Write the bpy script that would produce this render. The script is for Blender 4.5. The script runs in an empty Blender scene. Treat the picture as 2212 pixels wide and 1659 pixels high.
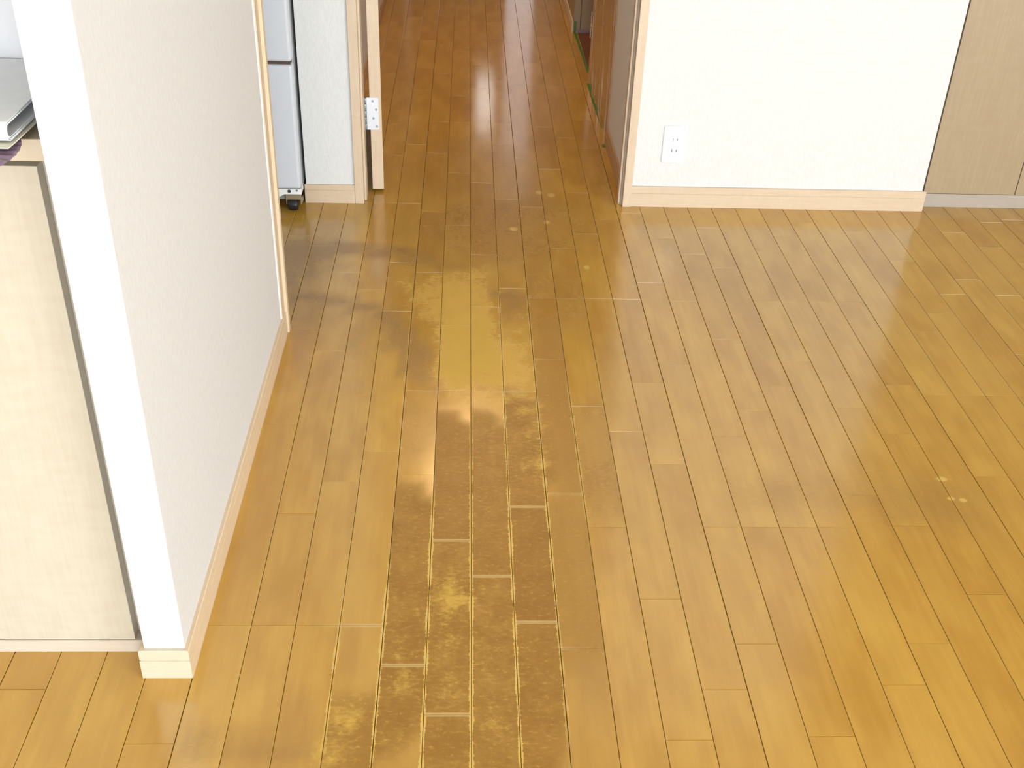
import bpy, bmesh, math, random
from mathutils import Matrix, Vector, noise as mnoise

random.seed(7)
scene = bpy.context.scene
col = scene.collection

# ------------------------------------------------------------------ camera
cam_d = bpy.data.cameras.new('camera')
cam = bpy.data.objects.new('camera', cam_d)
col.objects.link(cam)
cam_d.sensor_width = 36.0
cam_d.lens = 38.999
cam_d.clip_start = 0.02
PITCH, YAW, ROLL = math.radians(32.564), math.radians(-3.033), math.radians(2.202)
cam.matrix_world = (Matrix.Translation((-0.0193, 0.0, 1.3937)) @ Matrix.Rotation(YAW, 4, 'Z')
                    @ Matrix.Rotation(math.pi / 2 - PITCH, 4, 'X') @ Matrix.Rotation(ROLL, 4, 'Z'))
scene.camera = cam

# ------------------------------------------------------------------ world, lights, exposure
world = bpy.data.worlds.new('daylight')
scene.world = world
world.use_nodes = True
bg = world.node_tree.nodes['Background']
bg.inputs[0].default_value = (0.80, 0.90, 1.0, 1)
bg.inputs[1].default_value = 1.0
world.cycles.sampling_method = 'NONE'


def area(name, loc, rot, sx, sy, power, colour):
    d = bpy.data.lights.new(name, 'AREA')
    d.shape = 'RECTANGLE'
    d.size, d.size_y, d.energy, d.color = sx, sy, power, colour
    o = bpy.data.objects.new(name, d)
    col.objects.link(o)
    o.location, o.rotation_euler = loc, rot
    return o


# daylight entering by the balcony window far behind the camera; the right-wall window is an added side light
area('window_daylight', (0.9, -6.42, 1.08), (math.radians(90), 0, 0), 4.7, 1.96, 560, (0.89, 0.96, 1.0))
area('added_side_daylight', (3.82, -1.9, 1.25), (math.radians(90), 0, math.radians(90)), 3.0, 1.5, 215, (0.88, 0.96, 1.0))
# unseen warm ceiling lamp, added to give the hallway its orange tone
lamp = area('added_hall_lamp', (0.03, 5.0, 2.40), (0, 0, 0), 0.3, 0.3, 18, (1.0, 0.64, 0.32))
lamp.data.shape = 'DISK'
scene.view_settings.view_transform = 'Standard'
scene.view_settings.look = 'None'
scene.view_settings.gamma = 1.0
scene.view_settings.use_curve_mapping = False
scene.view_settings.exposure = -0.12
scene.cycles.max_bounces = 5
scene.cycles.use_light_tree = False
scene.cycles.diffuse_bounces = 3
scene.cycles.glossy_bounces = 2
scene.cycles.transmission_bounces = 3
scene.cycles.transparent_max_bounces = 6

# ------------------------------------------------------------------ materials


class NT:
    """small helper around a node tree"""

    def __init__(self, name):
        self.m = bpy.data.materials.new(name)
        self.m.use_nodes = True
        self.t = self.m.node_tree
        self.b = self.t.nodes['Principled BSDF']

    def n(self, typ, **kw):
        nd = self.t.nodes.new(typ)
        for k, v in kw.items():
            setattr(nd, k, v)
        return nd

    def set(self, sock, v):
        if hasattr(v, 'is_output'):
            self.t.links.new(v, sock)
        else:
            sock.default_value = v

    def math(self, op, a, b=0.0, c=0.0, clamp=False):
        nd = self.n('ShaderNodeMath', operation=op, use_clamp=clamp)
        for i, v in enumerate((a, b, c)):
            self.set(nd.inputs[i], v)
        return nd.outputs[0]

    def vmath(self, op, a, b=None, c=None):
        nd = self.n('ShaderNodeVectorMath', operation=op)
        for i, v in enumerate((a, b, c)):
            if v is not None:
                self.set(nd.inputs[i], v)
        return nd.outputs['Value'] if op in ('LENGTH', 'DOT_PRODUCT') else nd.outputs[0]

    def ramp(self, v, a, b, c=0.0, d=1.0, smooth=True):
        nd = self.n('ShaderNodeMapRange', interpolation_type='SMOOTHSTEP' if smooth else 'LINEAR')
        for i, x in enumerate((v, a, b, c, d)):
            self.set(nd.inputs[i], x)
        return nd.outputs[0]

    def noise(self, vec, scale, detail=3.0, rough=0.55):
        nd = self.n('ShaderNodeTexNoise')
        self.set(nd.inputs['Vector'], vec)
        nd.inputs['Scale'].default_value = scale
        nd.inputs['Detail'].default_value = detail
        nd.inputs['Roughness'].default_value = rough
        return nd.outputs['Fac']

    def mix(self, f, a, b, blend='MIX'):
        nd = self.n('ShaderNodeMix', data_type='RGBA', blend_type=blend)
        self.set(nd.inputs[0], f)
        self.set(nd.inputs[6], a)
        self.set(nd.inputs[7], b)
        return nd.outputs[2]

    def pos(self):
        return self.n('ShaderNodeNewGeometry').outputs['Position']

    def bump(self, h, strength, dist):
        nd = self.n('ShaderNodeBump')
        nd.inputs['Strength'].default_value = strength
        nd.inputs['Distance'].default_value = dist
        self.set(nd.inputs['Height'], h)
        self.t.links.new(nd.outputs[0], self.b.inputs['Normal'])


def c4(c):
    return (c[0], c[1], c[2], 1.0)


def plain(name, c, rough=0.5, metal=0.0, var=0.05, scale=60.0, spec=0.5):
    t = NT(name)
    f = t.noise(t.pos(), scale, 2.0)
    lo = tuple(x * (1 - var) for x in c)
    hi = tuple(min(1, x * (1 + var)) for x in c)
    t.set(t.b.inputs['Base Color'], t.mix(f, c4(lo), c4(hi)))
    t.b.inputs['Roughness'].default_value = rough
    t.b.inputs['Metallic'].default_value = metal
    t.b.inputs['Specular IOR Level'].default_value = spec
    return t.m


def wallpaper(name, c):
    t = NT(name)
    f = t.noise(t.vmath('MULTIPLY', t.pos(), (1.0, 1.0, 0.25)), 230, 2.0, 0.7)
    lo = tuple(x * 0.93 for x in c)
    t.set(t.b.inputs['Base Color'], t.mix(t.ramp(f, 0.3, 0.7), c4(lo), c4(c)))
    t.b.inputs['Roughness'].default_value = 0.75
    return t.m


def wood_laminate(name, c, axis='Z', rough=0.42, depth=0.10, fig=0.5):
    """pale maple laminate, the grain runs along the given axis"""
    t = NT(name)
    p = t.pos()
    s = {'Z': (1, 1, 0.06), 'X': (0.06, 1, 1), 'Y': (1, 0.06, 1)}[axis]
    k = {'Z': (0.35, 0.35, 1), 'X': (1, 0.35, 0.35), 'Y': (0.35, 1, 0.35)}[axis]
    g = t.noise(t.vmath('MULTIPLY', p, s), 150, 2.0, 0.6)
    flame = t.noise(t.vmath('MULTIPLY', p, k), 70, 1.0, 0.5)
    f = t.math('ADD', t.math('MULTIPLY', g, 0.6), t.math('MULTIPLY', flame, 0.45 * fig))
    f = t.math('ADD', f, 0.1)
    lo = (c[0] * (1 - depth), c[1] * (1 - depth * 1.3), c[2] * (1 - depth * 1.6))
    t.set(t.b.inputs['Base Color'], t.mix(t.ramp(f, 0.35, 0.8), c4(lo), c4(c)))
    t.b.inputs['Roughness'].default_value = rough
    return t.m


M = {}
M['wall'] = wallpaper('white_wallpaper', (0.71, 0.715, 0.715))
M['wall_bounce'] = wallpaper('bounce_tinted_wallpaper', (0.745, 0.735, 0.73))  # lighter, warmer paper: floor bounce on the partition side put into the colour
M['ceiling'] = plain('ceiling_paper', (0.85, 0.85, 0.84), 0.8)
M['trim'] = wood_laminate('pale_wood_trim', (0.68, 0.545, 0.405), 'Z')
M['trim_x'] = wood_laminate('pale_wood_trim_across', (0.68, 0.545, 0.405), 'X')
M['trim_y'] = wood_laminate('pale_wood_trim_along', (0.78, 0.62, 0.44), 'Y')
M['hall_trim'] = wood_laminate('hall_wood_trim', (0.55, 0.35, 0.19), 'Y')
M['maple'] = wood_laminate('maple_cabinet', (0.55, 0.495, 0.405), 'Z', 0.4, 0.08, 1.0)
M['maple_x'] = wood_laminate('maple_edge', (0.62, 0.53, 0.41), 'X', 0.4, 0.06)
M['plinth'] = wood_laminate('pale_plinth', (0.60, 0.53, 0.45), 'X', 0.5, 0.10)
M['tan'] = wood_laminate('tan_wardrobe', (0.40, 0.305, 0.195), 'Z', 0.4, 0.10)
M['tan_plinth'] = plain('grey_tan_plinth', (0.40, 0.345, 0.29), 0.5)
M['hall_door'] = wood_laminate('hall_brown_door', (0.50, 0.32, 0.17), 'Z', 0.35, 0.2)
M['dark_gap'] = plain('dark_gap', (0.09, 0.06, 0.045), 0.8)
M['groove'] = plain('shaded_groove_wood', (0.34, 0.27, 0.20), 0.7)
M['subfloor'] = plain('dark_subfloor', (0.17, 0.11, 0.055), 0.9)
M['white_plastic'] = plain('white_plastic', (0.86, 0.875, 0.89), 0.3, 0, 0.01)
M['fridge'] = plain('fridge_enamel', (0.66, 0.70, 0.78), 0.3, 0, 0.01)
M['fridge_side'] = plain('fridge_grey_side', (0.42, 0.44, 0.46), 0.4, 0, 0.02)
M['black'] = plain('black_rubber', (0.012, 0.012, 0.014), 0.45)
M['dark_hole'] = plain('dark_hole', (0.03, 0.045, 0.05), 0.8)
M['slot'] = plain('socket_slot', (0.05, 0.08, 0.10), 0.7)
M['castor_frame'] = plain('dull_brass', (0.33, 0.28, 0.19), 0.4, 0.4)
M['metal'] = plain('pale_metal', (0.66, 0.68, 0.74), 0.38, 0.25, 0.03)
M['brass'] = plain('bright_hinge', (0.70, 0.62, 0.48), 0.25, 0.9, 0.03)
M['screw'] = plain('screw_grey', (0.26, 0.31, 0.33), 0.4, 0.6)
M['tape'] = plain('green_tape', (0.075, 0.20, 0.035), 0.6, 0, 0.15)
M['paper'] = plain('newsprint', (0.76, 0.78, 0.80), 0.8, 0, 0.05)
M['cream_paper'] = plain('cream_paper', (0.75, 0.70, 0.58), 0.8, 0, 0.05)
M['red_floor'] = plain('closet_floor', (0.16, 0.055, 0.03), 0.5)
M['mauve'] = plain('mauve_strip', (0.28, 0.20, 0.25), 0.6)
M['alu'] = plain('window_aluminium', (0.5, 0.5, 0.5), 0.4, 0.8)
M['board_white'] = plain('white_board', (0.60, 0.60, 0.63), 0.5, 0, 0.02)

t = NT('purple_pleats')
g = t.noise(t.pos(), 70, 2.0)
t.set(t.b.inputs['Base Color'], t.mix(g, (0.15, 0.085, 0.15, 1), (0.30, 0.21, 0.28, 1)))
t.b.inputs['Roughness'].default_value = 0.4
M['purple'] = t.m

t = NT('plastic_film')
tr = t.n('ShaderNodeBsdfTransparent')
gl = t.n('ShaderNodeBsdfGlossy')
gl.inputs['Roughness'].default_value = 0.16
gl.inputs['Color'].default_value = (1, 1, 1, 1)
lw = t.n('ShaderNodeLayerWeight')
lw.inputs['Blend'].default_value = 0.25
mx = t.n('ShaderNodeMixShader')
t.set(mx.inputs[0], t.math('MULTIPLY', lw.outputs['Fresnel'], 0.6, clamp=True))
t.t.links.new(tr.outputs[0], mx.inputs[1])
t.t.links.new(gl.outputs[0], mx.inputs[2])
t.t.links.new(mx.outputs[0], t.t.nodes['Material Output'].inputs['Surface'])
M['film'] = t.m

t = NT('window_glass')
t.b.inputs['Transmission Weight'].default_value = 1.0
t.b.inputs['Roughness'].default_value = 0.0
t.b.inputs['IOR'].default_value = 1.1
M['glass'] = t.m

t = NT('frosted_lit_glass')
t.b.inputs['Base Color'].default_value = (0.8, 0.8, 0.8, 1)
t.b.inputs['Emission Color'].default_value = (1.0, 0.97, 0.92, 1)
t.b.inputs['Emission Strength'].default_value = 2.4
M['lit_glass'] = t.m

t = NT('frosted_side_light')
t.b.inputs['Base Color'].default_value = (0.8, 0.8, 0.85, 1)
t.b.inputs['Emission Color'].default_value = (0.92, 0.93, 1.0, 1)
t.b.inputs['Emission Strength'].default_value = 0.8
M['dim_glass'] = t.m

# ------------------------------------------------------------------ worn flooring material
PW = 0.07575          # width of one strip of the flooring


# places of wear, dirt and painted-in reflection on the floor: (x, y, radius x, radius y, softness, strength) in metres
WORN = [(-0.123, 1.453, 0.04, 0.353, 0.12, 1.0),
    (-0.043, 1.541, 0.041, 0.537, 0.1, 1.0),
    (0.03, 1.547, 0.041, 0.552, 0.1, 1.0),
    (0.101, 1.595, 0.041, 0.584, 0.1, 1.0),
    (0.139, 1.894, 0.044, 0.246, 0.15, 0.95),
    (-0.19, 1.141, 0.039, 0.113, 0.4, 0.8),
    (-0.128, 1.996, 0.04, 0.158, 0.4, 0.5),
    (0.205, 2.126, 0.047, 0.491, 0.3, 0.62),
    (0.189, 1.544, 0.043, 0.25, 0.3, 0.62),
    (0.192, 1.196, 0.037, 0.139, 0.4, 0.35),
    (0.266, 1.893, 0.044, 0.23, 0.3, 0.55),
    (0.313, 2.264, 0.05, 0.253, 0.5, 0.3),
    (0.227, 2.64, 0.112, 0.29, 0.5, 0.5),
    (0.101, 3.042, 0.333, 0.294, 0.5, 0.55),
    (-0.025, 3.477, 0.26, 0.362, 0.6, 0.45),
    (-0.326, 1.154, 0.085, 0.048, 0.5, 0.4),
    (0.101, 2.564, 0.037, 0.101, 0.4, 0.7)]
DIRT_SHEEN = [(-0.479, 2.862, 0.091, 0.101, 0.6, 0.9),  # dirt arcs and dull spots, plus grey reflection by the partition painted in
    (-0.475, 2.731, 0.075, 0.072, 0.6, 0.75),
    (-0.365, 2.894, 0.105, 0.042, 0.5, 0.85),
    (-0.354, 2.776, 0.057, 0.028, 0.6, 0.55),
    (-0.232, 2.868, 0.092, 0.036, 0.5, 0.8),
    (-0.152, 2.826, 0.078, 0.038, 0.5, 0.7),
    (-0.073, 2.786, 0.077, 0.04, 0.6, 0.5),
    (-0.446, 2.597, 0.084, 0.036, 0.6, 0.8),
    (-0.347, 2.575, 0.072, 0.033, 0.6, 0.9),
    (-0.272, 2.536, 0.054, 0.035, 0.6, 0.95),
    (-0.211, 2.475, 0.041, 0.048, 0.6, 0.95),
    (-0.166, 2.392, 0.044, 0.073, 0.6, 0.9),
    (-0.124, 2.27, 0.038, 0.11, 0.5, 0.9),
    (-0.099, 2.186, 0.024, 0.06, 0.5, 0.8),
    (-0.248, 2.379, 0.091, 0.135, 0.8, 0.42),
    (-0.395, 2.477, 0.082, 0.096, 0.8, 0.4),
    (0.053, 2.617, 0.074, 0.026, 0.5, 0.7),
    (0.115, 2.614, 0.032, 0.068, 0.5, 0.6),
    (0.647, 1.777, 0.116, 0.069, 0.8, 0.42),
    (0.918, 1.751, 0.174, 0.098, 0.8, 0.5),
    (0.8, 1.77, 0.107, 0.069, 0.8, 0.38),
    (-0.416, 1.146, 0.056, 0.052, 0.7, 0.5),
    (-0.296, 1.137, 0.063, 0.048, 0.7, 0.5),
    (0.186, 1.285, 0.031, 0.061, 0.6, 0.4),
    (-0.246, 1.19, 0.029, 0.055, 0.6, 0.3),
    (-0.416, 2.453, 0.046, 0.094, 0.7, 0.4)]
BALD = [(-0.02, 2.589, 0.073, 0.141, 0.4, 0.85),
    (-0.008, 2.381, 0.078, 0.215, 0.3, 1.0),
    (-0.041, 2.24, 0.038, 0.104, 0.3, 0.95),
    (0.048, 2.265, 0.067, 0.127, 0.4, 0.85),
    (0.114, 2.267, 0.042, 0.138, 0.5, 0.66),
    (0.116, 2.467, 0.045, 0.108, 0.6, 0.42),
    (-0.106, 2.614, 0.074, 0.156, 0.5, 0.6),
    (-0.159, 2.688, 0.075, 0.108, 0.5, 0.5),
    (0.017, 2.752, 0.07, 0.045, 0.6, 0.62),
    (0.035, 2.115, 0.095, 0.027, 0.6, 0.6),
    (0.118, 2.078, 0.027, 0.026, 0.6, 0.66),
    (-0.044, 1.47, 0.031, 0.059, 0.7, 0.76),
    (-0.042, 1.373, 0.029, 0.039, 0.7, 0.55),
    (-0.108, 1.336, 0.022, 0.038, 0.7, 0.58),
    (-0.104, 1.401, 0.014, 0.033, 0.8, 0.5),
    (0.013, 1.47, 0.013, 0.04, 0.6, 0.72),
    (0.06, 1.455, 0.007, 0.012, 0.6, 0.7),
    (0.025, 1.347, 0.031, 0.064, 0.8, 0.3),
    (-0.2, 1.203, 0.035, 0.042, 0.7, 0.66),
    (-0.104, 1.264, 0.02, 0.018, 0.7, 0.62),
    (-0.025, 1.216, 0.015, 0.011, 0.7, 0.6),
    (0.094, 1.238, 0.006, 0.008, 0.6, 0.85),
    (-0.224, 1.127, 0.042, 0.022, 0.7, 0.6),
    (-0.319, 1.105, 0.041, 0.013, 0.7, 0.5),
    (0.03, 1.17, 0.036, 0.045, 0.8, 0.36),
    (-0.036, 1.26, 0.034, 0.039, 0.8, 0.36),
    (-0.17, 1.154, 0.014, 0.053, 0.6, 0.7),
    (0.11, 1.875, 0.023, 0.098, 0.7, 0.3),
    (0.157, 1.954, 0.012, 0.206, 0.5, 0.5),
    (-0.118, 1.118, 0.035, 0.026, 0.8, 0.35)]
LANE = [(-0.044, 1.285, 0.203, 0.296, 0.12, 1.0),
    (0.036, 1.561, 0.145, 0.326, 0.15, 1.0),
    (0.09, 1.899, 0.107, 0.279, 0.2, 0.75),
    (0.094, 2.364, 0.068, 0.356, 0.25, 0.7),
    (0.004, 2.629, 0.025, 0.262, 0.4, 0.6),
    (-0.41, 2.826, 0.142, 0.175, 0.4, 0.28),
    (-0.147, 2.207, 0.064, 0.322, 0.3, 0.3),
    (0.23, 1.926, 0.04, 0.235, 0.3, 0.55)]


def flooring():
    t = NT('worn_plank_varnish')
    p = t.pos()
    sep = t.n('ShaderNodeSeparateXYZ')
    t.set(sep.inputs[0], p)
    X, Y = sep.outputs[0], sep.outputs[1]
    fr = t.math('FRACT', t.math('DIVIDE', X, PW))
    edge = t.math('MULTIPLY', t.math('SUBTRACT', 0.5, t.math('ABSOLUTE', t.math('SUBTRACT', fr, 0.5))), PW)
    uvn = t.n('ShaderNodeUVMap', uv_map='ends')
    sp2 = t.n('ShaderNodeSeparateXYZ')
    t.set(sp2.inputs[0], uvn.outputs[0])
    endd = t.math('MINIMUM', sp2.outputs[0], sp2.outputs[1])
    tint = t.n('ShaderNodeSeparateColor')
    t.set(tint.inputs[0], t.n('ShaderNodeVertexColor', layer_name='tint').outputs[0])
    wa = t.n('ShaderNodeVertexColor', layer_name='wear')
    wear = t.n('ShaderNodeSeparateColor')
    t.set(wear.inputs[0], wa.outputs[0])
    worn, dirt_sheen, bald, lane = wear.outputs[0], wear.outputs[1], wear.outputs[2], wa.outputs[1]

    # --- sound varnished wood: fine grain along the strips, every strip with a tone of its own
    off = t.n('ShaderNodeCombineXYZ')
    t.set(off.inputs[1], t.math('MULTIPLY', tint.outputs[2], 37.0))
    t.set(off.inputs[2], t.math('MULTIPLY', tint.outputs[0], 11.0))
    gco = t.vmath('MULTIPLY_ADD', p, (1.0, 0.06, 1.0), off.outputs[0])
    grain = t.noise(gco, 80, 2.0, 0.6)
    cloud = t.noise(t.vmath('MULTIPLY_ADD', p, (1.0, 0.4, 1.0), off.outputs[0]), 13, 2.0)
    g = t.math('ADD', t.math('MULTIPLY', grain, 0.30), t.math('MULTIPLY', cloud, 0.70))
    base = t.mix(t.ramp(g, 0.30, 0.72), c4(WOOD_LO), c4(WOOD_HI))
    base = t.mix(t.math('MULTIPLY', tint.outputs[0], 0.30), base, c4(WOOD_DARK))
    base = t.mix(t.math('MULTIPLY', tint.outputs[1], 0.30), base, c4(WOOD_PALE))

    # --- wear with ragged, scratchy bounds
    n_mid = t.noise(p, 17, 3.0, 0.65)
    n_fine = t.noise(t.vmath('MULTIPLY', p, (0.55, 1.0, 1.0)), 140, 3.0, 0.75)
    rag = t.math('ADD', t.math('MULTIPLY', n_mid, 0.5), t.math('MULTIPLY', n_fine, 0.5))
    rc = t.math('SUBTRACT', rag, 0.5)
    worn_m = t.ramp(t.math('MULTIPLY_ADD', rc, 0.45, worn), 0.08, 0.95)
    bald_m = t.ramp(t.math('MULTIPLY_ADD', rc, 2.3, bald), 0.22, 1.0)
    dirt_sheen_m = t.ramp(t.math('MULTIPLY_ADD', rc, 0.9, dirt_sheen), 0.02, 0.95)

    brown = t.mix(t.ramp(rag, 0.36, 0.64), c4(BROWN_LO), c4(BROWN_HI))
    brown = t.mix(t.math('MULTIPLY', tint.outputs[0], 0.55), brown, c4(BROWN_DARK))
    brown = t.mix(t.ramp(n_fine, 0.57, 0.70, 0.0, 0.55), brown, c4(YELLOW_LO))
    cc = t.mix(t.math('MULTIPLY', worn_m, 0.92), base, brown)
    cc = t.mix(t.math('MULTIPLY', dirt_sheen_m, 0.70), cc, c4(DIRT_SHEEN_TONE))
    yellow = t.mix(n_mid, c4(YELLOW_LO), c4(YELLOW_HI))
    cc = t.mix(t.math('MULTIPLY', bald_m, 0.92), cc, yellow)
    scars = None                            # small pale scars
    for (x, y, rx, ry) in SCARS:
        v = t.vmath('LENGTH', t.vmath('MULTIPLY_ADD', p, (1 / rx, 1 / ry, 0), (-x / rx, -y / ry, 0)))
        v = t.ramp(t.math('MULTIPLY_ADD', rc, 1.6, v), 1.3, 0.6, 0.0, 0.85)
        scars = v if scars is None else t.math('MAXIMUM', scars, v)
    cc = t.mix(scars, cc, c4(EDGE))
    # bare edges on both sides of the joints in the trodden lane
    ew = t.math('MULTIPLY_ADD', rag, 0.021, -0.0068)
    em = t.ramp(t.math('MULTIPLY_ADD', t.math('SUBTRACT', n_fine, 0.5), 0.004, edge), ew, t.math('SUBTRACT', ew, 0.0012))
    cc = t.mix(t.math('MULTIPLY', t.math('MULTIPLY', em, lane), 0.95), cc, c4(EDGE))
    en = t.ramp(endd, 0.0050, 0.0030)
    cc = t.mix(t.math('MULTIPLY', t.math('MULTIPLY', en, lane), 0.7), cc, c4(END_EDGE))
    t.set(t.b.inputs['Base Color'], cc)
    # --- gloss: sound varnish mirrors softly, worn wood is matt, the hallway is hardly walked
    dull = t.math('MAXIMUM', t.math('MULTIPLY', worn_m, 0.8), t.math('MAXIMUM', bald_m, t.math('MULTIPLY', dirt_sheen_m, 0.5)))
    rough = t.math('ADD', t.math('MULTIPLY_ADD', dull, 0.24, 0.175), t.math('MULTIPLY', t.math('SUBTRACT', cloud, 0.5), 0.05))
    t.set(t.b.inputs['Roughness'], t.math('SUBTRACT', rough, t.ramp(Y, 3.1, 3.9, 0.0, 0.045)))
    t.set(t.b.inputs['Specular IOR Level'], t.math('MULTIPLY_ADD', dull, -0.75, 1.1))
    return t.m


WOOD_LO, WOOD_HI = (0.470, 0.242, 0.028), (0.603, 0.348, 0.052)
WOOD_DARK, WOOD_PALE = (0.406, 0.189, 0.021), (0.650, 0.407, 0.083)
BROWN_LO, BROWN_HI, BROWN_DARK = (0.285, 0.136, 0.018), (0.385, 0.207, 0.038), (0.268, 0.112, 0.012)
DIRT_SHEEN_TONE = (0.275, 0.146, 0.040)  # dirt colour, also standing in for the grey reflection by the partition
YELLOW_LO, YELLOW_HI = (0.580, 0.354, 0.050), (0.673, 0.437, 0.084)
EDGE, END_EDGE = (0.719, 0.472, 0.118), (0.615, 0.425, 0.168)
SCARS = [(2.9 * PW, 3.32, 0.012, 0.016), (3.4 * PW, 3.30, 0.012, 0.016), (3.05 * PW, 3.09, 0.010, 0.014), (1.7 * PW, 3.04, 0.012, 0.014),
         (4.3 * PW, 2.79, 0.008, 0.012), (13.05 * PW, 1.825, 0.012, 0.008), (13.0 * PW, 1.76, 0.008, 0.006), (13.3 * PW, 1.755, 0.008, 0.006)]
M['plank'] = flooring()

# ------------------------------------------------------------------ geometry helpers


def bm_box(bm, x0, x1, y0, y1, z0, z1, bev=0.0):
    vs = [bm.verts.new(v) for v in ((x0, y0, z0), (x1, y0, z0), (x1, y1, z0), (x0, y1, z0),
                                    (x0, y0, z1), (x1, y0, z1), (x1, y1, z1), (x0, y1, z1))]
    fs = [bm.faces.new([vs[i] for i in q]) for q in ((3, 2, 1, 0), (4, 5, 6, 7), (0, 1, 5, 4), (1, 2, 6, 5), (2, 3, 7, 6), (3, 0, 4, 7))]
    if bev:
        es = list({e for f in fs for e in f.edges})
        bmesh.ops.bevel(bm, geom=es, offset=bev, segments=2, affect='EDGES', profile=0.5)


def bm_prism(bm, prof, axis, a, b):
    """extrude a closed 2-D profile: axis X -> profile is (y,z); Y -> (x,z); Z -> (x,y)"""
    def P(q, s):
        return {'X': (s, q[0], q[1]), 'Y': (q[0], s, q[1]), 'Z': (q[0], q[1], s)}[axis]
    va = [bm.verts.new(P(q, a)) for q in prof]
    vb = [bm.verts.new(P(q, b)) for q in prof]
    n = len(prof)
    for i in range(n):
        bm.faces.new((va[i], va[(i + 1) % n], vb[(i + 1) % n], vb[i]))
    bm.faces.new(va[::-1])
    bm.faces.new(vb)
    bmesh.ops.recalc_face_normals(bm, faces=bm.faces)


def bm_cyl(bm, c, axis, r, h, seg=20, bev=0.0):
    rot = {'Z': Matrix.Identity(4), 'X': Matrix.Rotation(math.pi / 2, 4, 'Y'), 'Y': Matrix.Rotation(math.pi / 2, 4, 'X')}[axis]
    r_ = bmesh.ops.create_cone(bm, cap_ends=True, segments=seg, radius1=r, radius2=r, depth=h, matrix=Matrix.Translation(c) @ rot)
    if bev:
        vs = set(r_['verts'])
        es = [e for e in bm.edges if e.verts[0] in vs and e.verts[1] in vs and any(len(f.verts) > 4 for f in e.link_faces)]
        bmesh.ops.bevel(bm, geom=es, offset=bev, segments=3, affect='EDGES', profile=0.5)


def obj(name, bm, mat, parent=None, smooth=False):
    me = bpy.data.meshes.new(name)
    bm.to_mesh(me)
    bm.free()
    me.materials.append(M[mat])
    if smooth:
        for p in me.polygons:
            p.use_smooth = True
    o = bpy.data.objects.new(name, me)
    col.objects.link(o)
    if parent:
        o.parent = parent
        o.matrix_parent_inverse = parent.matrix_basis.inverted()
    return o


def box(name, dims, mat, parent=None, bev=0.0):
    bm = bmesh.new()
    for d in (dims if isinstance(dims[0], (tuple, list)) else [dims]):
        bm_box(bm, *d, bev=bev)
    return obj(name, bm, mat, parent)


def prism(name, prof, axis, a, b, mat, parent=None):
    bm = bmesh.new()
    bm_prism(bm, prof, axis, a, b)
    return obj(name, bm, mat, parent)


def tag(o, label, cat, group=None, kind=None):
    o['label'] = label
    if cat:
        o['category'] = cat
    if group:
        o['group'] = group
    if kind:
        o['kind'] = kind
    return o


def struct(o, label=None):
    o['kind'] = 'structure'
    if label:
        o['label'] = label
    return o


def empty(name, loc):
    o = bpy.data.objects.new(name, None)
    col.objects.link(o)
    o.location = loc
    o.empty_display_size = 0.05
    return o


# ------------------------------------------------------------------ floor: slab and single planks
FX0, FX1, FY0, FY1 = -3.0, 4.05, -6.65, 7.6
floor = struct(box('floor', (FX0, FX1, FY0, FY1, -0.10, -0.0035), 'subfloor'), 'worn yellow-brown strip flooring of room and hallway')

L = 1.818
ENDS = {-2: 1.568, -1: 1.399, 0: 2.146, 1: 2.605, 2: 1.666, 3: 2.607, 4: 2.148, 5: 1.74}
PAT = [(0.600, 1.010, 1.505), (0.305, 0.915, 1.325), (0.406, 0.715, 1.220), (0.511, 1.115, 1.405)]
SEEN = {-10: [1.257], -7: [1.148, 3.117], -6: [2.006, 2.419], -5: [1.702, 2.32, 2.737], -4: [1.805, 2.123, 2.641],
        -3: [1.908, 2.523], -2: [1.307, 1.828, 4.55], -1: [1.203, 1.624, 2.452], 0: [1.524, 3.391, 4.366],
        1: [1.407, 1.726, 2.658, 3.745, 4.467], 2: [1.345, 1.768], 3: [1.664, 2.088], 4: [1.151, 1.465, 1.99],
        5: [1.253, 1.87, 2.192, 3.724], 6: [1.355, 2.277, 2.702], 7: [1.157, 1.974, 2.597], 8: [2.077, 2.398],
        9: [1.262, 2.184, 2.799], 10: [1.357, 1.77, 2.294], 11: [1.672, 2.092, 2.912], 12: [1.478, 1.991],
        13: [2.193], 14: [2.751], 15: [2.448], 16: [2.549, 2.861], 18: [2.749]}

planks = []
for c in range(math.ceil(FX0 / PW), math.floor(FX1 / PW)):
    g = (c + 2) // 4
    e0 = ENDS.get(g, (g * 0.7307) % L)
    js = []
    for k in range(-6, 5):
        js.append(e0 + k * L)
        for o_ in PAT[(c + 2) % 4]:
            js.append(e0 + k * L + o_)
    for s in SEEN.get(c, []):
        near = [j for j in js if abs(j - s) < 0.09]
        for j in near:
            js.remove(j)
        js.append(s)
    js = sorted(j for j in js if FY0 + 0.08 < j < FY1 - 0.08)
    js = [FY0] + js + [FY1]
    for a, b in zip(js, js[1:]):
        planks.append((c, a, b))

cam_inv = cam.matrix_world.inverted()
FN = 2.1666


def project(x, y):
    v = cam_inv @ Vector((x, y, 0))
    if v.z > -0.05:
        return None
    return (1106 + 1106 * FN * v.x / -v.z, 829.5 - 1106 * FN * v.y / -v.z)


def in_view(c, a, b):
    """how many of the sample points of the plank can be seen, times its size in the picture"""
    k = 0
    for i in range(9):
        y = a + (b - a) * (i + 0.5) / 9
        for fx in (0.15, 0.5, 0.85):
            x = (c + fx) * PW
            if x < -0.46 and 1.30 < y < 2.45 or x < -0.535 and y > 1.30:
                continue
            if y > 3.24 and (x > 0.48 or x < -0.42) or x < -0.50 and y > 3.2:
                continue
            q = project(x, y)
            if q and -10 < q[0] < 2222 and -10 < q[1] < 1669:
                k += 1
    return k


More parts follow.
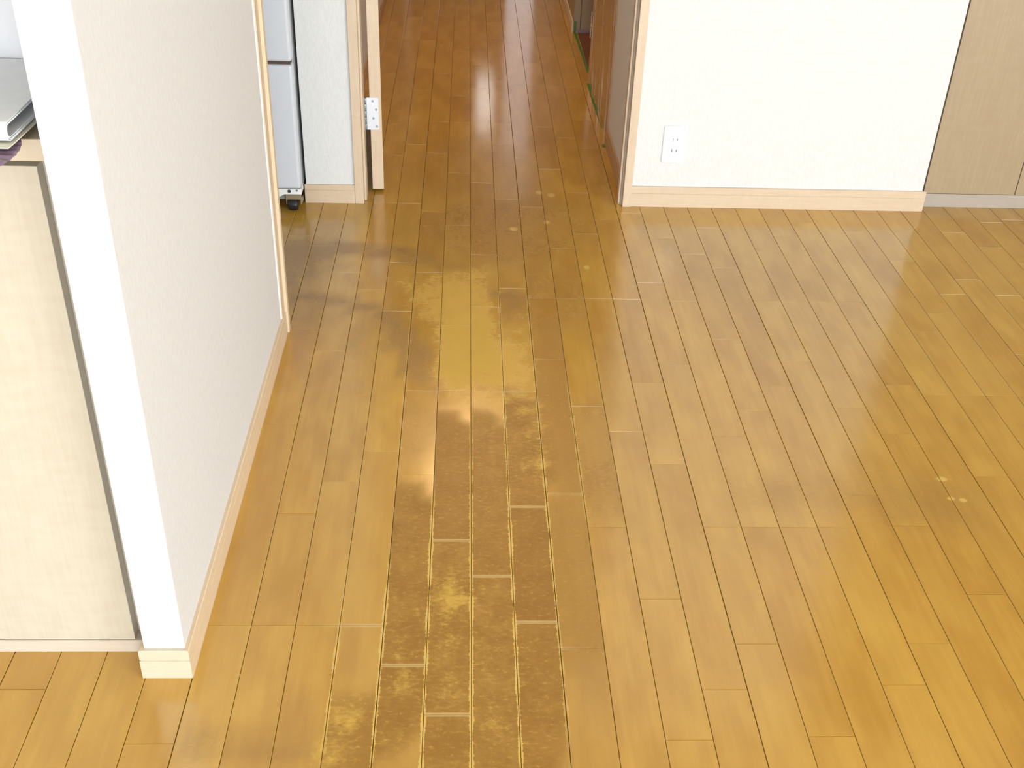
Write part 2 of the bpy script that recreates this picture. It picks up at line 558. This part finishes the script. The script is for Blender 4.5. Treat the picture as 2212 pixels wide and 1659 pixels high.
def field(lst, x, y):
    m = 0.0
    for (cx, cy, rx, ry, soft, amt) in lst:
        d2 = ((x - cx) / rx) ** 2 + ((y - cy) / ry) ** 2
        if d2 >= (1 + soft) ** 2:
            continue
        k = min(1.0, (1 + soft - math.sqrt(d2)) / (2 * soft))
        m = max(m, amt * k * k * (3 - 2 * k))
    return m


def wear_at(x, y, cxm):
    n = mnoise.noise_vector((x * 9, y * 9, 0.0)) * 0.022
    xs = 0.3 * (x + n.x) + 0.7 * cxm
    return (field(WORN, xs, y + n.y), field(DIRT_SHEEN, x + n.x, y + n.y), field(BALD, x + n.x * 0.7, y + n.y * 0.7), field(LANE, x, y))


def plank_verts(c, a, b, r, fine):
    gl = 0.0007 if (c + 2) % 4 == 0 else 0.0005      # the joint between two boards is the wider one
    gr = 0.0007 if (c + 3) % 4 == 0 else 0.0005
    x0, x1, y0, y1 = c * PW + gl, (c + 1) * PW - gr, a + 0.0004, b - 0.0004
    ch, z, lo = 0.0007, r.uniform(-0.00012, 0.0), -0.0035
    nx, ny = (2, max(2, min(11, round((b - a) / 0.04)))) if fine else (1, 1)
    xs = [x0 + ch + (x1 - x0 - 2 * ch) * i / nx for i in range(nx + 1)]
    ce = 0.0002
    ys = [y0 + ce + (y1 - y0 - 2 * ce) * j / ny for j in range(ny + 1)]
    V = [(x, y, z) for y in ys for x in xs]
    w = nx + 1
    Fc = [(j * w + i, j * w + i + 1, (j + 1) * w + i + 1, (j + 1) * w + i) for j in range(ny) for i in range(nx)]
    n = len(V)
    V += [(x0, y0, lo), (x1, y0, lo), (x1, y1, lo), (x0, y1, lo),
          (x0, y0, z - 0.0006), (x1, y0, z - 0.0006), (x1, y1, z - 0.0006), (x0, y1, z - 0.0006)]
    top = [list(range(0, w)), [j * w + nx for j in range(ny + 1)], [ny * w + i for i in range(nx, -1, -1)], [j * w for j in range(ny, -1, -1)]]
    for i in range(4):
        j = (i + 1) % 4
        Fc.append((n + i, n + j, n + 4 + j, n + 4 + i))
        Fc.append(tuple([n + 4 + i, n + 4 + j] + top[i][::-1]))
    return V, Fc


def plank_mesh(name, items, fine=True):
    V, Fc, tints, ends, wear = [], [], [], [], []
    for (c, a, b) in items:
        r = random.Random(int(c * 7919 + round(a * 1000) * 31))
        v, f = plank_verts(c, a, b, r, fine)
        n = len(V)
        V += v
        Fc += [tuple(i + n for i in q) for q in f]
        tone = max(0.0, min(1.0, r.gauss(0.35, 0.30)))
        pale = max(0.0, min(1.0, r.gauss(0.30, 0.30)))
        tints += [(tone, pale, r.random(), 1.0)] * len(v)
        ends += [(a, b)] * len(v)
        wear += [wear_at(q[0], q[1], (c + 0.5) * PW) if fine else (0, 0, 0, 0) for q in v]
    me = bpy.data.meshes.new(name)
    me.from_pydata(V, [], Fc)
    ca = me.color_attributes.new('tint', 'FLOAT_COLOR', 'POINT')
    ca.data.foreach_set('color', [x for q in tints for x in q])
    cw = me.color_attributes.new('wear', 'FLOAT_COLOR', 'POINT')
    cw.data.foreach_set('color', [x for q in wear for x in q])
    uv = me.uv_layers.new(name='ends')
    for lp in me.loops:
        k = lp.vertex_index
        uv.data[lp.index].uv = (V[k][1] - ends[k][0], ends[k][1] - V[k][1])
    me.materials.append(M['plank'])
    return me


seen = []
rest = []
for pl in planks:
    k = in_view(*pl)
    (seen if k else rest).append((k * (pl[2] - pl[1]) / max(0.6, pl[1]) ** 3, pl))
seen.sort(key=lambda q: -q[0])
rest += seen[298:]
seen = seen[:298]
for _, pl in seen:
    o = bpy.data.objects.new('plank', plank_mesh('plank', [pl]))
    col.objects.link(o)
    o.parent = floor
o = bpy.data.objects.new('plank_field', plank_mesh('plank_field', [q[1] for q in rest], False))
col.objects.link(o)
o.parent = floor
o['kind'] = 'stuff'
o['label'] = 'strip flooring beyond the single planks in view'

# ------------------------------------------------------------------ room shell
CH = 2.42
struct(box('ceiling', (FX0, FX1, FY0, FY1, CH, CH + 0.1), 'ceiling'))
struct(box('wall_right', [(3.9, 4.02, -6.6, -3.45, 0, CH), (3.9, 4.02, -0.35, 3.9, 0, CH), (3.9, 4.02, -3.45, -0.35, 0, 0.45), (3.9, 4.02, -3.45, -0.35, 2.05, CH)], 'wall'))
struct(box('wall_left', (-2.9, -2.78, -6.6, 4.2, 0, CH), 'wall'))
# wall behind the camera with the balcony window in it
struct(box('wall_window', [(-2.78, -1.5, -6.6, -6.5, 0, CH), (3.3, 3.9, -6.6, -6.5, 0, CH),
                           (-1.5, 3.3, -6.6, -6.5, 2.1, CH), (-1.5, 3.3, -6.6, -6.5, 0, 0.05)], 'wall'))
w = struct(box('window_1', (-1.5, 3.3, -6.56, -6.555, 0.05, 2.1), 'glass'))
box('window_frame', [(-1.5, 3.3, -6.58, -6.53, 0.05, 0.10), (-1.5, 3.3, -6.58, -6.53, 2.05, 2.10), (-1.5, -1.45, -6.58, -6.53, 0.1, 2.05),
                     (3.25, 3.3, -6.58, -6.53, 0.1, 2.05), (0.87, 0.93, -6.58, -6.53, 0.1, 2.05)], 'alu', w)
w = struct(box('added_side_window', (3.955, 3.96, -3.45, -0.35, 0.45, 2.05), 'glass'))  # unseen window, added to light the partition from the side
box('window_frame', [(3.93, 3.98, -3.45, -0.35, 0.45, 0.50), (3.93, 3.98, -3.45, -0.35, 2.0, 2.05), (3.93, 3.98, -3.45, -3.40, 0.5, 2.0),
                     (3.93, 3.98, -0.40, -0.35, 0.5, 2.0), (3.93, 3.98, -1.93, -1.87, 0.5, 2.0)], 'alu', w)

# partition at the left
PX0, PX1, PY0, PY1 = -0.526, -0.461, 1.288, 2.37
wp = struct(box('wall_partition', (PX0, PX1, PY0, PY1, 0, CH), 'wall', bev=0.002))
wp.data.materials.append(M['wall_bounce'])
for p in wp.data.polygons:
    if p.normal.x > 0.9:
        p.material_index = 1  # side face gets the paper with bounce light in its colour


def base_prof(t, h=0.060, g=0.038):
    """baseboard section: thickness t towards +, with the fine groove near the top"""
    return [(0, 0), (t, 0), (t, g), (t - 0.0018, g + 0.0008), (t - 0.0018, g + 0.0022), (t - 0.0004, g + 0.003), (t - 0.0006, h - 0.0015), (t - 0.002, h), (0, h)]


BT = 0.008


def mitred(name, path, t, mat):
    """baseboard run along a floor path (list of xy), outside to the right of the travel direction"""
    prof = base_prof(t)
    bm = bmesh.new()
    rings = []
    n = len(path)
    for i, p in enumerate(path):
        p = Vector(p)
        dirs = []
        if i > 0:
            dirs.append((p - Vector(path[i - 1])).normalized())
        if i < n - 1:
            dirs.append((Vector(path[i + 1]) - p).normalized())
        nr = [Vector((d.y, -d.x)) for d in dirs]
        m = nr[0] if len(nr) == 1 else (nr[0] + nr[1]) / (1 + nr[0].dot(nr[1]))
        rings.append([bm.verts.new((p.x + m.x * a, p.y + m.y * a, z)) for a, z in prof])
    k = len(prof)
    for r0, r1 in zip(rings, rings[1:]):
        for i in range(k):
            bm.faces.new((r0[i], r0[(i + 1) % k], r1[(i + 1) % k], r1[i]))
    bm.faces.new(rings[0])
    bm.faces.new(rings[-1][::-1])
    bmesh.ops.recalc_face_normals(bm, faces=bm.faces)
    return obj(name, bm, mat)


# three boards meet in mitres round the end of the partition
bp = struct(empty('baseboard_partition', (PX0, PY0, 0)), 'grooved pale wood baseboard round the end of the partition')


def board(path_a, path_b, mitre_a, mitre_b, mat, gap=0.0):
    pa, pb = Vector(path_a), Vector(path_b)
    d = (pb - pa).normalized()
    nr = Vector((d.y, -d.x))
    bm = bmesh.new()
    rings = []
    for p, mt in ((pa, mitre_a), (pb, mitre_b)):
        rings.append([bm.verts.new((p.x + nr.x * a + d.x * mt * a, p.y + nr.y * a + d.y * mt * a, z)) for a, z in base_prof(BT)])
    k = len(rings[0])
    for i in range(k):
        bm.faces.new((rings[0][i], rings[0][(i + 1) % k], rings[1][(i + 1) % k], rings[1][i]))
    bm.faces.new(rings[0])
    bm.faces.new(rings[1][::-1])
    bmesh.ops.recalc_face_normals(bm, faces=bm.faces)
    return obj('board', bm, mat, bp)


board((PX0, PY0), (PX1, PY0), -0.97, 0.97, 'maple_x')
board((PX1, PY0 + 0.0), (PX1, PY1 + 0.032), -0.97, 0.0, 'trim_y')
board((PX0, PY0 + 0.06), (PX0, PY0), 0.0, 0.97, 'trim_y')

# wooden casing on the far end of the partition
c1 = struct(empty('trim_1', (PX1, PY1, 0)), 'pale wood casing on the far end of the partition')
box('casing', (PX0 - 0.004, PX1 + 0.0045, PY1, PY1 + 0.036, 0, CH), 'trim', c1, 0.001)
box('jamb', (PX0 - 0.008, PX1 + 0.0115, PY1 + 0.036, PY1 + 0.056, 0, CH), 'trim_y', c1, 0.001)
box('white_bead', (PX1 - 0.001, PX1 + 0.0022, PY1 - 0.0025, PY1 + 0.0005, 0.06, CH), 'white_plastic', c1, 0.0006)  # thin white strip along the near edge of the casing

# back wall right of the hallway opening
BY = 3.229
struct(box('wall_back', [(0.490, 1.4235, BY, 3.36, 0, CH), (-0.505, 0.52, BY + 0.004, 3.34, 2.05, CH)], 'wall', bev=0.0015))
bb = struct(prism('baseboard_back', [(BY - a, z) for a, z in base_prof(BT, 0.066, 0.043)], 'X', 0.5015, 1.434, 'trim_x'),
            'grooved pale wood baseboard under the white back wall')
t2 = struct(empty('trim_2', (0.49, BY, 0)), 'pale wood door casing right of the hallway opening')
box('casing', (0.4755, 0.501, BY - 0.013, BY + 0.03, 0, 2.07), 'trim', t2, 0.0012)
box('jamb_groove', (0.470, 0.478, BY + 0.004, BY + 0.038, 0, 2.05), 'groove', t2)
box('jamb', (0.4640, 0.4735, BY + 0.012, 3.268, 0, 2.05), 'trim', t2, 0.001)

# stub of wall left of the hallway opening
SY = 3.214
struct(box('wall_stub', (-0.505, -0.352, SY + 0.002, 3.285, 0, CH), 'wall', bev=0.001))
struct(prism('baseboard_stub', [(SY + 0.002 - a, z) for a, z in base_prof(BT, 0.059, 0.041)], 'X', -0.509, -0.3565, 'trim_x'),
       'short pale wood baseboard below the narrow white wall')
t3 = struct(empty('trim_3', (-0.34, SY, 0)), 'pale wood door casing left of the hallway opening')
box('casing', (-0.356, -0.3285, SY - 0.007, SY + 0.03, 0, 2.07), 'trim', t3, 0.0012)
box('jamb', (-0.354, -0.3225, SY + 0.02, 3.284, 0, 2.05), 'trim', t3, 0.001)
box('head', (-0.356, 0.501, SY - 0.005, 3.345, 2.05, 2.09), 'trim_x', t3)

# hallway
HL, HR = -0.425, 0.486
struct(box('wall_hall_left', (-0.505, HL, 3.286, 7.5, 0, CH), 'wall'))
struct(prism('baseboard_hall_left', [(HL + a, z) for a, z in base_prof(0.007)], 'Y', 3.30, 7.5, 'hall_trim'))
struct(box('wall_hall_right', [(HR, 0.60, 3.362, 3.775, 0, CH), (HR, 0.490, 3.262, 3.362, 0, 2.05), (HR, 0.60, 3.775, 5.225, 1.95, CH)], 'wall_bounce'))
struct(prism('baseboard_hall_right', [(HR - a, z) for a, z in base_prof(0.008, 0.061)], 'Y', 3.27, 3.772, 'hall_trim'))
struct(box('wall_hall_far', (0.478, 0.60, 5.228, 7.5, 0, CH), 'tan'))
struct(prism('baseboard_hall_far', [(0.478 - a, z) for a, z in base_prof(0.007, 0.05, 0.03)], 'Y', 5.23, 7.5, 'trim_y'))
struct(box('wall_hall_end', [(-0.52, -0.38, 7.5, 7.6, 0, CH), (0.42, 0.60, 7.5, 7.6, 0, CH), (-0.38, 0.42, 7.5, 7.6, 2.05, CH)], 'wall'))
# closet in the right wall of the hallway
struct(box('wall_closet', [(1.15, 1.25, 3.7, 5.3, 0, CH), (0.60, 1.15, 3.70, 3.775, 0, CH), (0.60, 1.15, 5.30, 5.4, 0, CH)], 'wall_bounce'))
cf = box('closet_floor', (0.50, 1.15, 3.78, 5.22, -0.003, 0.004), 'red_floor')
struct(cf)
cf.name = 'floor_closet'
t4 = struct(empty('trim_4', (0.49, 5.22, 0)), 'tan wood jamb at the far side of the hallway closet')
box('jamb', (0.4785, 0.5085, 5.21, 5.228, 0, 1.95), 'tan', t4, 0.001)
box('panel', (0.5105, 1.15, 5.214, 5.30, 0.018, 1.95), 'tan', t4)
box('base_strip', (0.498, 1.15, 5.205, 5.30, 0.0045, 0.018), 'mauve', t4)
t5 = struct(empty('trim_5', (0.486, 3.79, 0)), 'brown casing between hallway wall and film covered door')
box('casing', (0.481, 0.60, 3.776, 3.806, 0, 1.95), 'hall_trim', t5, 0.001)

# closet door in the hallway, covered with film
d2 = struct(empty('door_2', (0.49, 4.58, 0)), 'brown wooden closet door with a visible hinge in the hallway')
box('door_leaf', (0.492, 0.522, 3.812, 4.575, 0.008, 1.94), 'hall_door', d2, 0.0015)
bm = bmesh.new()
for i in range(5):
    bm_cyl(bm, (0.4885, 4.560, 0.157 + 0.0106 + i * 0.0212), 'Z', 0.0046, 0.0200, 12, 0.0008)
h = obj('hinge', bm, 'brass', d2)
box('hinge_leaf', (0.4895, 0.4925, 4.535, 4.575, 0.157, 0.263), 'screw', h)

# entrance door at the end of the hallway
d3 = struct(empty('door_3', (0, 7.5, 0)), 'brown entrance door with a frosted pane at the end of the hallway')
box('door_leaf', [(-0.38, 0.06, 7.50, 7.54, 0.0, 2.05), (0.17, 0.24, 7.50, 7.54, 0, 2.05), (0.06, 0.17, 7.50, 7.54, 0, 0.92), (0.06, 0.17, 7.50, 7.54, 1.32, 2.05)], 'hall_door', d3)
box('pane', (0.06, 0.17, 7.51, 7.52, 0.92, 1.32), 'lit_glass', d3)
box('side_light', (0.245, 0.42, 7.51, 7.52, 0.0, 2.05), 'dim_glass', d3)

# the open room door: its hinge edge faces the camera
d1 = struct(empty('door_1', (-0.309, 3.302, 0)), 'pale wood room door standing open into the hallway, hinge edge forward')
bm = bmesh.new()
bm_box(bm, 0, 0.0355, 0, 0.78, 0.009, 2.04, 0.0012)
leaf = obj('door_leaf', bm, 'trim', d1)
leaf.matrix_parent_inverse = Matrix.Identity(4)
bm = bmesh.new()
prof = [(-0.010, 0.205), (0.0245, 0.205), (0.0265, 0.207), (0.0265, 0.303), (0.0245, 0.305), (-0.010, 0.305)]
bm_prism(bm, prof, 'Y', -0.0022, 0.0005)
hinge = obj('hinge', bm, 'metal', d1)
hinge.matrix_parent_inverse = Matrix.Identity(4)
for (sx, sz) in ((0.009, 0.294), (0.019, 0.2675), (0.010, 0.2405), (0.020, 0.2145)):
    bm = bmesh.new()
    bm_cyl(bm, (sx, -0.0024, sz), 'Y', 0.0038, 0.0014, 16)
    s = obj('screw', bm, 'screw', hinge)
    s.matrix_parent_inverse = Matrix.Identity(4)
bm = bmesh.new()
for i in range(5):
    bm_cyl(bm, (-0.0135, 0.0, 0.205 + 0.010 + i * 0.020), 'Z', 0.0048, 0.0186, 14, 0.0008)
k = obj('knuckle', bm, 'screw', hinge, True)
k.matrix_parent_inverse = Matrix.Identity(4)
d1.rotation_euler = (0, 0, math.atan(0.083))

# ------------------------------------------------------------------ built-in wardrobe at the right
wd = tag(empty('wardrobe', (1.44, 3.26, 0)), 'tan wooden built-in wardrobe right of the white wall', 'wardrobe')
box('shadowed_side_frame', (1.4245, 1.4400, 3.285, 3.34, 0.0, CH), 'dark_gap', wd)  # frame inside the gap, its shadow put into the dark colour
box('door', (1.4400, 1.7350, 3.256, 3.28, 0.047, CH - 0.02), 'tan', wd, 0.0008)
box('door', (1.7375, 2.30, 3.256, 3.28, 0.047, CH - 0.02), 'tan', wd, 0.0008)
box('body', (1.4245, 3.89, 3.34, 3.88, 0.0, CH), 'tan', wd)
box('door', (2.3025, 2.865, 3.256, 3.28, 0.047, CH - 0.02), 'tan', wd, 0.0008)
box('side_panel', (2.868, 3.89, 3.256, 3.34, 0.0, CH), 'tan', wd)
box('plinth', (1.4245, 2.866, 3.258, 3.34, 0.0, 0.045), 'tan_plinth', wd, 0.0008)

# ------------------------------------------------------------------ kitchen counter at the left
cab = tag(empty('counter_cabinet', (-0.9, 1.34, 0)), 'pale maple counter cabinet left of the white partition end', 'cabinet')
box('body', (-1.60, -0.534, 1.362, 1.66, 0.0, 0.866), 'maple', cab)
box('door', (-1.00, -0.5565, 1.339, 1.360, 0.0275, 0.855), 'maple', cab, 0.0006)
box('door', (-1.60, -1.003, 1.339, 1.360, 0.0275, 0.855), 'maple', cab, 0.0006)
box('plinth', (-1.60, -0.5360, 1.338, 1.362, 0.0, 0.0265), 'plinth', cab, 0.0006)
wt = tag(box('worktop', (-1.60, -0.529, 1.322, 1.50, 0.868, 0.8965), 'maple_x', None, 0.001),
         'pale maple worktop on the counter cabinet', 'worktop')
sp = tag(box('splashback', (-1.60, -0.529, 1.502, 1.53, 0.8665, 2.0), 'board_white', None, 0.001),
         'grey-white board standing behind the worktop', 'board')

# round purple fan and folded newspaper on the worktop
fan = tag(empty('fan', (-0.672, 1.30, 0.8975)), 'round purple pleated fan jutting over the worktop edge under a newspaper', 'fan')
bm = bmesh.new()
seg, FR, fx, fy, fz = 96, 0.1200, -0.6640, 1.2560, 0.9020
ring = []
for i in range(seg):
    a = 2 * math.pi * i / seg
    zz = 0.0007 if i % 2 else -0.0007
    ring.append([bm.verts.new((fx + r * math.cos(a), fy + r * math.sin(a), fz + zz * k + dz))
                 for r, k, dz in ((0.012, 0.1, 0.0012), (FR - 0.003, 1, 0.0012), (FR, 1, 0.0), (FR - 0.003, 1, -0.0012), (0.012, 0.1, -0.0012))])
for i in range(seg):
    r0, r1 = ring[i], ring[(i + 1) % seg]
    for k in range(4):
        bm.faces.new((r0[k], r1[k], r1[k + 1], r0[k + 1]))
bm.faces.new([r[0] for r in ring])
bm.faces.new([r[4] for r in ring][::-1])
bmesh.ops.recalc_face_normals(bm, faces=bm.faces)
obj('leaf', bm, 'purple', fan)
bm = bmesh.new()
bm_box(bm, fx - 0.008, fx + 0.008, fy + 0.07, 1.48, 0.8972, 0.9036, 0.002)
obj('handle', bm, 'maple_x', fan)

news = tag(empty('newspaper', (-0.75, 1.38, 0.910)), 'folded white newspaper lying on the purple fan', 'newspaper')


def sheet(name, prof, x0, x1, th, mat, skew=0.0):
    """bent sheet of paper: open profile (y,z) with thickness, drawn along X"""
    n = len(prof)
    outer, inner = [], []
    for i, (y, z) in enumerate(prof):
        a = prof[max(0, i - 1)]
        b = prof[min(n - 1, i + 1)]
        d = Vector((b[0] - a[0], b[1] - a[1])).normalized()
        inner.append((y - d.y * th, z + d.x * th))
        outer.append((y, z))
    loop = outer + inner[::-1]
    bm = bmesh.new()
    va = [bm.verts.new((x0 + skew * (q[0] - 1.27), q[0], q[1])) for q in loop]
    vb = [bm.verts.new((x1 + skew * (q[0] - 1.27), q[0], q[1])) for q in loop]
    m = len(loop)
    for i in range(m):
        bm.faces.new((va[i], va[(i + 1) % m], vb[(i + 1) % m], vb[i]))
    for i in range(n - 1):
        for vv in (va, vb):
            bm.faces.new((vv[i], vv[i + 1], vv[m - 2 - i], vv[m - 1 - i]))
    bmesh.ops.recalc_face_normals(bm, faces=bm.faces)
    return obj(name, bm, mat, news)


def fold(yb, zc, r, ye, lift, squeeze=0.75):
    pts = [(ye, zc + r + lift)]
    for i in range(1, 4):
        s = i / 4
        pts.append((ye + (yb + r - ye) * s, zc + r + lift * (1 - s) ** 1.5))
    for i in range(13):
        a = math.pi / 2 + math.pi * i / 12
        pts.append((yb + r + r * squeeze * math.cos(a) * 1.2, zc + r * math.sin(a)))
    for i in range(1, 5):
        s = i / 4
        pts.append((yb + r + (ye - yb - r) * s, zc - r + lift * 0.6 * s ** 1.5))
    return pts


sheet('folded_leaf', fold(1.262, 0.9245, 0.0118, 1.499, 0.0055), -1.02, -0.553, 0.0012, 'paper', 0.02)
sheet('folded_leaf', fold(1.2645, 0.9245, 0.0100, 1.45, 0.004), -1.02, -0.5525, 0.0011, 'paper', 0.02)
sheet('folded_leaf', fold(1.267, 0.9245, 0.0083, 1.45, 0.003), -1.02, -0.5535, 0.0010, 'paper', 0.02)
sheet('under_sheet', [(1.46, 0.9100), (1.40, 0.9098), (1.34, 0.9098), (1.30, 0.9098), (1.275, 0.9100), (1.256, 0.9106)], -1.02, -0.5505, 0.0014, 'cream_paper', 0.03)

# ------------------------------------------------------------------ refrigerator behind the partition
fr = tag(empty('refrigerator', (-0.85, 3.45, 0)), 'white refrigerator on castors beside the narrow white wall', 'refrigerator')
FY = 3.135
box('body', (-1.18, -0.513, FY + 0.045, 3.72, 0.055, 1.75), 'fridge_side', fr, 0.004)
box('door', (-1.182, -0.509, FY, FY + 0.042, 0.456, 1.74), 'fridge', fr, 0.008)
box('door', (-1.182, -0.509, FY, FY + 0.042, 0.074, 0.447), 'fridge', fr, 0.008)
box('door_gasket', (-1.175, -0.515, FY + 0.008, FY + 0.046, 0.07, 1.735), 'dark_gap', fr)
kick = prism('kick_plate', [(-1.178, 0.048), (-0.575, 0.048), (-0.555, 0.060), (-0.555, 0.060), (-0.509, 0.060), (-0.509, 0.074), (-1.178, 0.074)][:2] +
             [(-0.560, 0.056), (-0.509, 0.056), (-0.509, 0.073), (-1.178, 0.073)], 'Y', FY + 0.004, FY + 0.05, 'white_plastic', fr)
bm = bmesh.new()
bm_cyl(bm, (-0.545, FY + 0.0038, 0.066), 'Y', 0.0052, 0.002, 18)
obj('screw_hole', bm, 'dark_hole', kick)
bm = bmesh.new()
bm_cyl(bm, (-0.5225, FY + 0.0038, 0.0685), 'Y', 0.0034, 0.002, 14)
obj('screw', bm, 'screw', kick)
box('underside', (-1.17, -0.515, FY + 0.05, 3.70, 0.045, 0.056), 'dark_hole', fr)
cs = box('castor', [(-0.5585, -0.5545, FY + 0.014, FY + 0.05, 0.020, 0.056), (-0.5150, -0.5110, FY + 0.014, FY + 0.05, 0.020, 0.056),
                    (-0.5585, -0.5110, FY + 0.010, FY + 0.05, 0.036, 0.057)], 'castor_frame', fr, 0.001)
bm = bmesh.new()
bm_cyl(bm, (-0.538, FY + 0.020, 0.0190), 'X', 0.0190, 0.031, 28, 0.006)
obj('wheel', bm, 'black', cs, True)
bm = bmesh.new()
bm_cyl(bm, (-1.12, FY + 0.03, 0.0225), 'X', 0.0225, 0.03, 24, 0.005)
obj('castor', bm, 'black', fr)
box('drip_tray', (-1.10, -0.565, FY + 0.045, FY + 0.12, 0.022, 0.046), 'fridge_side', fr, 0.002)

# ------------------------------------------------------------------ wall outlet
ol = tag(empty('wall_outlet', (0.618, BY, 0.203)), 'white double wall outlet above the baseboard', 'outlet')
bm = bmesh.new()
bm_box(bm, 0.5830, 0.6540, BY - 0.0065, BY + 0.001, 0.1440, 0.2620)
bmesh.ops.bevel(bm, geom=[e for e in bm.edges if abs(e.verts[0].co.y - e.verts[1].co.y) > 0.004], offset=0.007, segments=4, affect='EDGES', profile=0.5)
fe = [e for e in bm.edges if all(abs(v.co.y - (BY - 0.0065)) < 1e-5 for v in e.verts)]
bmesh.ops.bevel(bm, geom=fe, offset=0.005, segments=3, affect='EDGES', profile=0.5)
plate = obj('plate', bm, 'white_plastic', ol)
ins = box('socket_insert', (0.6015, 0.6355, BY - 0.0078, BY - 0.005, 0.1685, 0.2375), 'white_plastic', ol, 0.0008)
for z in (0.186, 0.220):
    for x, hh in ((0.6125, 0.0045), (0.6255, 0.0036)):
        box('slot', (x - 0.0011, x + 0.0011, BY - 0.0081, BY - 0.0070, z - hh, z + hh), 'slot', ins)

# ------------------------------------------------------------------ green masking tape and film in the hallway


def tape(pts, label):
    """a strip of tape along floor points, a little uneven"""
    bm = bmesh.new()
    top = []
    for (x0, x1, y) in pts:
        top.append([bm.verts.new((x0, y, 0.0003)), bm.verts.new((x1, y, 0.0003)), bm.verts.new((x1, y, 0.0009)), bm.verts.new((x0, y, 0.0009))])
    for a, b in zip(top, top[1:]):
        for i in range(4):
            bm.faces.new((a[i], a[(i + 1) % 4], b[(i + 1) % 4], b[i]))
    bm.faces.new(top[0])
    bm.faces.new(top[-1][::-1])
    bmesh.ops.recalc_face_normals(bm, faces=bm.faces)
    return tag(obj('masking_tape', bm, 'tape'), label, 'tape', 'green masking tape in the hallway')


tape([(0.483, 0.496, 5.205), (0.484, 0.496, 5.05), (0.487, 0.498, 4.88), (0.489, 0.499, 4.70), (0.489, 0.499, 4.60)],
     'green masking tape on the floor before the open closet')
tape([(0.474, 0.489, 4.46), (0.475, 0.488, 4.38), (0.476, 0.487, 4.22), (0.479, 0.487, 4.08), (0.481, 0.487, 3.93)],
     'green masking tape at the foot of the film-covered door')
tp = prism('masking_tape', [(0.4805, 5.2095), (0.4915, 5.2095), (0.4915, 5.2085), (0.4805, 5.2085)], 'Z', 0.001, 0.056, 'tape')
tag(tp, 'short upright green tape stuck to the closet jamb', 'tape', 'green masking tape in the hallway')
tape([(0.4660, 0.4765, 3.765), (0.467, 0.4768, 3.735)], 'tiny green tape scrap by the end of the hallway baseboard')

# thin plastic film hanging over the closet door
bm = bmesh.new()
ny, nz_ = 60, 40
rnd = random.Random(3)
ph = [rnd.uniform(0, 6.28) for _ in range(8)]
grid = []
for j in range(nz_ + 1):
    z = 0.002 + 1.9 * j / nz_
    row = []
    for i in range(ny + 1):
        s = i / ny
        y = 3.79 + 0.70 * s
        fan = s * 13 + 2.2 * math.sin(z * 3.1 + ph[0]) + (1.2 - z) * 3.5 * s
        d = 0.0026 * math.sin(fan + ph[1]) + 0.0016 * math.sin(fan * 2.3 + z * 5 + ph[2]) + 0.0007 * math.sin(fan * 4.7 - z * 11 + ph[3])
        row.append(bm.verts.new((0.482 + d, y, z)))
    grid.append(row)
for j in range(nz_):
    for i in range(ny):
        bm.faces.new((grid[j][i], grid[j][i + 1], grid[j + 1][i + 1], grid[j + 1][i]))
film = tag(obj('plastic_film', bm, 'film', None, True), 'clear wrinkled plastic film hanging over the hallway closet door', 'plastic sheet')
